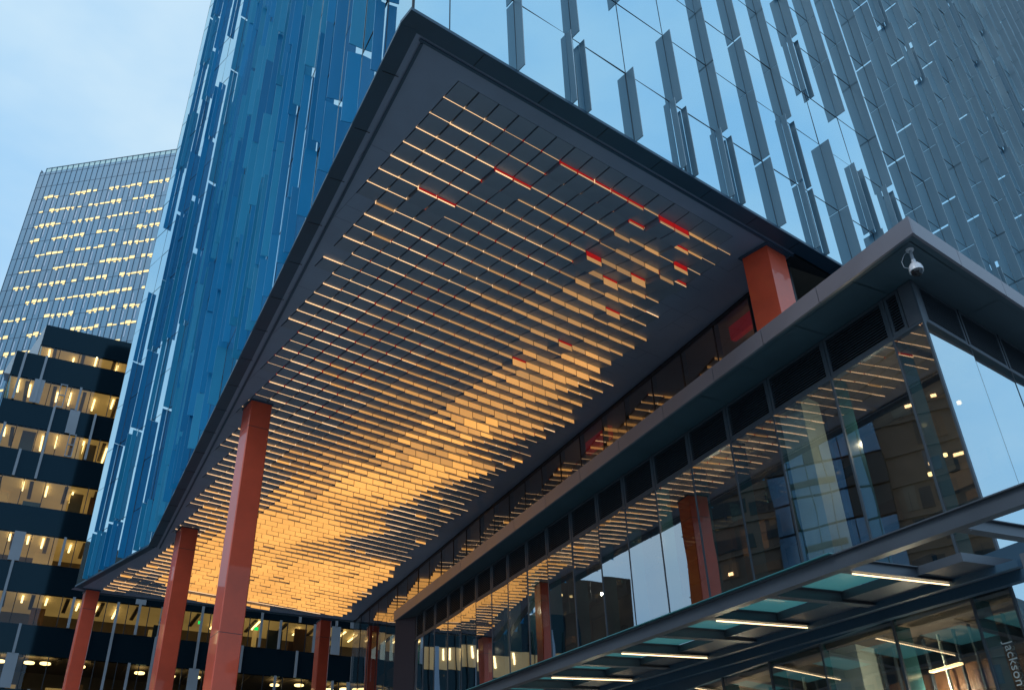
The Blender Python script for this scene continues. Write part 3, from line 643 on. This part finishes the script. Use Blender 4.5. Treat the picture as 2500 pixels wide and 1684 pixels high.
# ================================================================== DARK OFFICE BUILDING behind
SB = 1.6
bd = D(100.0); bn = Vector((-bd.y, bd.x, 0))*-1     # bn towards the viewer? fixed below
bn = Vector((bd.y, -bd.x, 0))                        # points to -y side (viewer)
if bn.y > 0: bn = -bn
B0 = Vector((.83, 3.26, 0))
def Bq(b, o, z): v = B0+bd*b; v = v*SB + bn*o; return Vector((v.x*U, v.y*U, z*SB*U+EYE))
office = thing('dark_office_building', 'stepped black glass office building with bands of lit windows, behind the tower', 'office building', Bq(.2, -.3, GZ/SB))
bots = [1.86, 1.672, 1.488, 1.290, 1.097, .897, .700, .503, .306, .11]
WH = .100
tops = [1.925, 1.768, 1.578, 1.388, 1.196, .999, .805, .605, .408, .21]
def face(mb, b0, b1, z0, z1, o, k, th=.02):
    mb.prism([Bq(b0, o, z0), Bq(b1, o, z0), Bq(b1, o-th, z0), Bq(b0, o-th, z0)], [Bq(b0, o, z1), Bq(b1, o, z1), Bq(b1, o-th, z1), Bq(b0, o-th, z1)], k)
BE = 1.05
mb = MB(); face(mb, -.404, BE, tops[0], 2.015, -.03, 'black'); face(mb, -.404, BE, 1.80, bots[0], -.03, 'black'); mb.build('upper_wall', office)
zz_ = [1.87]+[v for k in range(1, 10) for v in (tops[k], bots[k])]+[-.12]
for i in range(0, len(zz_)-1, 2):
    mb = MB(); face(mb, -.473, BE, zz_[i+1], zz_[i], 0, 'black')
    mb.build('wall', office, 'black glass band between window rows')
for k in range(10):
    b0 = -.404 if k == 0 else -.473; o = -.03 if k == 0 else 0
    mb = MB(); mb.poly([Bq(b0, o-.004, bots[k]), Bq(BE, o-.004, bots[k]), Bq(BE, o-.004, tops[k]), Bq(b0, o-.004, tops[k])], 'officeglass')
    x = b0
    while x < BE:
        mb.prism([Bq(x-.0012, o, bots[k]), Bq(x+.0012, o, bots[k]), Bq(x+.0012, o-.01, bots[k]), Bq(x-.0012, o-.01, bots[k])], [Bq(x-.0012, o, tops[k]), Bq(x+.0012, o, tops[k]), Bq(x+.0012, o-.01, tops[k]), Bq(x-.0012, o-.01, tops[k])], 'joint'); x += .0345*2
    mb.build('window_row', office)
    mb = MB(); zc = tops[k]+.004
    mb.poly([Bq(b0+.004, o-.022, zc), Bq(BE, o-.022, zc), Bq(BE, -.42, zc), Bq(b0+.004, -.42, zc)], 'tan' if k < 6 else 'plaster')
    for q in range(14):   # ceiling beams and dark patches
        x = b0+.05+q*.105+random.uniform(-.01, .01); dd_ = random.uniform(.05, .2)
        mb.prism([Bq(x, -.05, zc-.006), Bq(x+.012, -.05, zc-.006), Bq(x+.012, -.30, zc-.006), Bq(x, -.30, zc-.006)], [Bq(x, -.05, zc-.0005), Bq(x+.012, -.05, zc-.0005), Bq(x+.012, -.30, zc-.0005), Bq(x, -.30, zc-.0005)], 'plaster')
    for q in range(16):   # walls, shelves and desks seen through the glass
        x = b0+.02+random.uniform(0, 1.3); w = random.uniform(.01, .07); h = random.choice([.015, .03, .05, .098]); y0 = -random.uniform(.05, .3)
        mb.prism([Bq(x, y0, bots[k]-.01), Bq(x+w, y0, bots[k]-.01), Bq(x+w, y0-.02, bots[k]-.01), Bq(x, y0-.02, bots[k]-.01)], [Bq(x, y0, bots[k]+h), Bq(x+w, y0, bots[k]+h), Bq(x+w, y0-.02, bots[k]+h), Bq(x, y0-.02, bots[k]+h)], random.choice(['plaster', 'core', 'wood', 'tan', 'darkblue']))
    mb.poly([Bq(b0+.004, -.42, bots[k]-.02), Bq(BE, -.42, bots[k]-.02), Bq(BE, -.42, zc), Bq(b0+.004, -.42, zc)], 'plaster')
    mb.build('interior_ceiling', office)
    x = b0+.03
    while x < BE-.05:
        if random.random() < .8:
            mb = MB(); ln = random.uniform(.10, .22); y0 = -random.uniform(.03, .10)
            if k < 6: mb.prism([Bq(x, y0, zc-.010), Bq(x+.006, y0, zc-.010), Bq(x+.006, y0-ln, zc-.010), Bq(x, y0-ln, zc-.010)], [Bq(x, y0, zc-.007), Bq(x+.006, y0, zc-.007), Bq(x+.006, y0-ln, zc-.007), Bq(x, y0-ln, zc-.007)], 'tube')
            else: mb.tube(Bq(x, y0-.03, zc-.02), Bq(x, y0-.03, zc-.016), .018*U*SB*.9, .018*U*SB*.9, 'tube', 20)
            mb.build('ceiling_lamp', office)
        x += random.uniform(.035, .11)
# fins on the office building
items = []
lv = [(1.672, 1.87)]+[(bots[k], tops[k]) for k in range(1, 9)]+[(tops[k+1], bots[k]) for k in range(1, 8)]
for k in range(len(lv)):
    z0, z1 = lv[k]
    for q in range(21):
        b = -.442+.0697*q
        r = random.random()
        if k == 0: r = .3 if q < 2 else .9
        mb = MB()
        if r < .40: mb.prism([Bq(b-.004, .012, z0), Bq(b+.004, .012, z0), Bq(b+.004, .001, z0), Bq(b-.004, .001, z0)], [Bq(b-.004, .012, z1), Bq(b+.004, .012, z1), Bq(b+.004, .001, z1), Bq(b-.004, .001, z1)], 'greyfin')
        elif r < .52: mb.prism([Bq(b-.017, .010, z0), Bq(b+.017, .010, z0), Bq(b+.017, .006, z0), Bq(b-.017, .006, z0)], [Bq(b-.017, .010, z1), Bq(b+.017, .010, z1), Bq(b+.017, .006, z1), Bq(b-.017, .006, z1)], 'greyfin')
        elif r < .66 and k > 0 and k < 9:   # opened vent frame
            for u0, u1, w0, w1 in ((0, .003, 0, 1), (.021, .024, 0, 1), (.003, .021, 0, .04), (.003, .021, .96, 1), (.003, .021, .5, .54)):
                za, zb_ = z0+(z1-z0)*w0, z0+(z1-z0)*w1
                mb.prism([Bq(b+u0, .010, za), Bq(b+u1, .010, za), Bq(b+u1, .004, za), Bq(b+u0, .004, za)], [Bq(b+u0, .010, zb_), Bq(b+u1, .010, zb_), Bq(b+u1, .004, zb_), Bq(b+u0, .004, zb_)], 'greyfin')
        else: continue
        items.append((z1-z0-abs(b)*.01, mb))
limited(items, 'facade_fin', office)
# sloping white side cladding of the steps
mb = MB(); mb.prism([Bq(-.404, -.031, 1.86), Bq(-.404, -.20, 1.80), Bq(-.43, -.20, 1.80), Bq(-.441, -.031, 1.86)], [Bq(-.4045, -.031, 2.010), Bq(-.4045, -.20, 1.98), Bq(-.4047, -.20, 1.98), Bq(-.4055, -.031, 2.010)], 'white'); mb.build('side_cladding', office)
mb = MB(); mb.prism([Bq(-.4735, -.002, 1.77), Bq(-.4735, -.10, 1.77), Bq(-.49, -.10, 1.77), Bq(-.494, -.002, 1.77)], [Bq(-.4735, -.002, 1.868), Bq(-.4735, -.10, 1.868), Bq(-.474, -.10, 1.868), Bq(-.4745, -.002, 1.868)], 'white'); mb.build('side_cladding', office)
mb = MB(); mb.prism([Bq(-.474, -.02, -.12), Bq(-.474, -.4, -.12), Bq(-.4745, -.4, -.12), Bq(-.4745, -.02, -.12)], [Bq(-.474, -.02, 1.77), Bq(-.474, -.4, 1.77), Bq(-.4745, -.4, 1.77), Bq(-.4745, -.02, 1.77)], 'bluefin'); mb.build('side_wall', office)
mb = MB(); mb.prism([Bq(-.47, -.45, -.12), Bq(BE, -.45, -.12), Bq(BE, -.9, -.12), Bq(-.47, -.9, -.12)], [Bq(-.47, -.45, 1.86), Bq(BE, -.45, 1.86), Bq(BE, -.9, 1.86), Bq(-.47, -.9, 1.86)], 'core'); mb.build('rear_block', office)
for b, z in ((.317, .960), (.514, .960)):
    mb = MB(); mb.prism([Bq(b, -.02, z), Bq(b+.014, -.02, z), Bq(b+.014, -.024, z), Bq(b, -.024, z)], [Bq(b, -.02, z+.011), Bq(b+.014, -.02, z+.011), Bq(b+.014, -.024, z+.011), Bq(b, -.024, z+.011)], 'green'); mb.build('exit_sign', office)
# ================================================================== FAR TOWER
ST = 2.0
td = D(137.5); tn = Vector((td.y, -td.x, 0))
T0 = Vector((.5293, 6.98, 0))
if tn.dot(T0) > 0: tn = -tn
def Tq(t, o, z): v = (T0+td*t)*ST + tn*o; return Vector((v.x*U, v.y*U, z*ST*U+EYE))
far = thing('lit_office_tower', 'tall grey blue office tower in the distance with rows of glowing yellow windows', 'tower', Tq(.7, -.7, GZ/ST))
TW, ZT1 = 1.9, 5.61
def tbox(mb, t0, t1, o0, o1, z0, z1, k): mb.prism([Tq(t0, o0, z0), Tq(t1, o0, z0), Tq(t1, o1, z0), Tq(t0, o1, z0)], [Tq(t0, o0, z1), Tq(t1, o0, z1), Tq(t1, o1, z1), Tq(t0, o1, z1)], k)
mb = MB(); tbox(mb, 0, TW, 0, -1.6, GZ/ST, ZT1, 'towerglass'); mb.build('wall', far)
mp_ = .0493
mb = MB()
t = 0
while t < TW: tbox(mb, t-.0017, t+.0017, .006, 0.0005, 2.2, 5.656 if t > .04 else 5.62, 'towerdark'); t += mp_
fz = [5.30-.156*i for i in range(20)]
for z in [5.58, 5.44]+fz: tbox(mb, 0, TW, .0025, .0004, z-.0012, z+.0012, 'towerdark')
mb.build('mullion_grid', far)
mb = MB(); tbox(mb, .05, TW, -.002, -.006, 5.612, 5.650, 'tealp'); tbox(mb, .05, TW, .003, -.007, 5.6505, 5.656, 'towerdark'); mb.build('parapet', far)
mb = MB(); mb.prism([Tq(0, 0, 5.612), Tq(.012, 0, 5.612), Tq(.012, -.05, 5.612), Tq(0, -.05, 5.612)], [Tq(.0, 0, 5.648), Tq(.003, 0, 5.642), Tq(.003, -.05, 5.642), Tq(.0, -.05, 5.648)], 'towerdark'); mb.build('corner_fin', far)
items = []
pale = MB()
for i, z in enumerate(fz):
    off = random.random()
    for q in range(1, 38):
        t = q*mp_
        if t > TW-.05: break
        if (q+i) % 2 == 0: tbox(pale, t+.012, t+.020, .003, .0006, z-.115, z-.03, 'paleStrip')
        if math.sin(q*.9+i*2.1)+random.uniform(-.6, .9) > -.62 and q > 1:
            w = random.uniform(.55, .95)*mp_; h = random.uniform(.010, .030); x = t+random.uniform(0, mp_-w)
            mb = MB(); tbox(mb, x, x+w, .0014, .0006, z+.002, z+.002+h, 'litwin')
            if random.random() < .5: tbox(mb, x+w*.5, x+w*.9, .0014, .0006, z-.014, z-.003, 'litwin')
            items.append((z, mb))
limited(items, 'lit_window', far)
pale.build('pale_strips', far, kind='stuff')
# ================================================================== buildings across the street (seen mirrored in the glass)
opp = thing('opposite_building', 'brown masonry block with bluish windows across the street, seen mirrored in the pavilion glass', 'building', P(-2.6, 1.6, GZ))
q = Vector((-1.25, 4.95, 0)); odv = (Vector((-3.3, 2.5, 0))-q).normalized(); onv = Vector((odv.y, -odv.x, 0))
if onv.dot(q) < 0: onv = -onv
def Oq(t, o, z): v = q+odv*t+onv*o; return P(v.x, v.y, z)
def obox(mb, t0, t1, o0, o1, z0, z1, k): mb.prism([Oq(t0, o0, z0), Oq(t1, o0, z0), Oq(t1, o1, z0), Oq(t0, o1, z0)], [Oq(t0, o0, z1), Oq(t1, o0, z1), Oq(t1, o1, z1), Oq(t0, o1, z1)], k)
mb = MB(); obox(mb, 0, 4.2, 0, 1.5, GZ, 3.3, 'brown'); mb.build('wall', opp)
items = []
for zi in range(18):
    z = .02+zi*.21
    t = .02
    while t < 3.9:
        w = random.choice([.07, .11, .2, .28]); blue = .62 < t < 1.25 and 7 <= zi <= 13
        if not blue and random.random() < .8:
            mb = MB(); obox(mb, t, t+w, -.004, .001, z+random.choice([0, .03]), z+random.choice([.09, .13, .16]), random.choice(['core', 'black', 'darkblue', 'wood', 'plaster', 'core']))
            if random.random() < .4: obox(mb, t+w*.4, t+w*.43, -.007, -.0042, z, z+.13, 'joint')
            items.append((-z-t, mb))
            if random.random() < .14:
                mb = MB(); obox(mb, t+w*.3, t+w*.6, -.008, -.0045, z+.05, z+.07, 'lamp'); mb.build('window_lamp', opp)
        t += w+random.choice([.02, .05, .09])
    mb = MB(); obox(mb, -.005, 4.2, -.012, .0, z+.168, z+.173, 'plaster'); mb.build('ledge', opp)
limited(items, 'window', opp)
mb = MB()
for zi in range(7, 14):
    for ti in range(6):
        t = .60+ti*.115; z = .02+zi*.21; mt = 'oppglass' if random.random() < .85 else 'core'
        obox(mb, t+.003, t+.112, -.05, -.001, z+.005, z+.20, mt)
        if ti in (2, 3) and zi % 2: obox(mb, t, t+.16, -.056, -.051, z+.06, z+.10, 'core')
mb.build('glazed_bay', opp)
low = thing('pale_building', 'small pale office block across the street, seen mirrored in the pavilion glass', 'building', P(-1.8, 7.4, GZ))
mb = MB(); mb.box(P(-1.9, 7.2, GZ), Vector((.55*U, .25*U, 0)), Vector((-.3*U, .6*U, 0)), Vector((0, 0, 1.75*U)), 'white')
w_ = mb.build('wall', low)
for zi in range(7):
    mb = MB(); mb.box(P(-1.9, 7.2-.004, .05+zi*.22), Vector((.53*U, .241*U, 0)), Vector((0.001*U, -.004*U, 0)), Vector((0, 0, .12*U)), 'oppglass'); mb.build('window_row', low)
row = thing('grey_panel_building', 'blue grey panelled block with lit windows, seen mirrored low in the pavilion glass', 'building', P(-.1, 6.4, GZ))
def rbox(mb, x0, x1, y0, y1, z0, z1, k): mb.box(P(x0, y0, z0), Vector(((x1-x0)*U, 0, 0)), Vector((0, (y1-y0)*U, 0)), Vector((0, 0, (z1-z0)*U)), k)
mb = MB(); rbox(mb, -.8, .62, 6.0, 7.0, GZ, 2.0, 'black'); rbox(mb, -1.27, -.801, 6.01, 7.0, GZ, 2.3, 'brown'); mb.build('wall', row)
for zi in range(6):
    z = .02+zi*.31
    mb = MB(); rbox(mb, -.79, .61, 5.994, 5.999, z, z+.15, 'tan'); mb.build('window_row', row)
    for ti in range(17):
        x = -.78+ti*.083
        mb = MB()
        if random.random() < .45: rbox(mb, x, x+.03, 5.975, 5.985, z+random.choice([0, .15]), z+random.choice([.15, .31]), 'paleStrip')
        else: rbox(mb, x, x+.004, 5.975, 5.99, z, z+.31, 'joint')
        mb.build('facade_fin', row)
        if random.random() < .5:
            mb = MB(); rbox(mb, x+.04, x+.05, 5.985, 5.992, z+.06, z+.14, 'tube'); mb.build('window_lamp', row)
# lettering placement (outer face of the first lower pane)
lp = G(.026, -.003, .262) - WLOC[pav.name]
Mx = Matrix(((xx.x, yy.x, zz.x, 0), (xx.y, yy.y, zz.y, 0), (xx.z, yy.z, zz.z, 0), (0, 0, 0, 1)))
lt.matrix_local = Matrix.Translation(lp) @ Mx
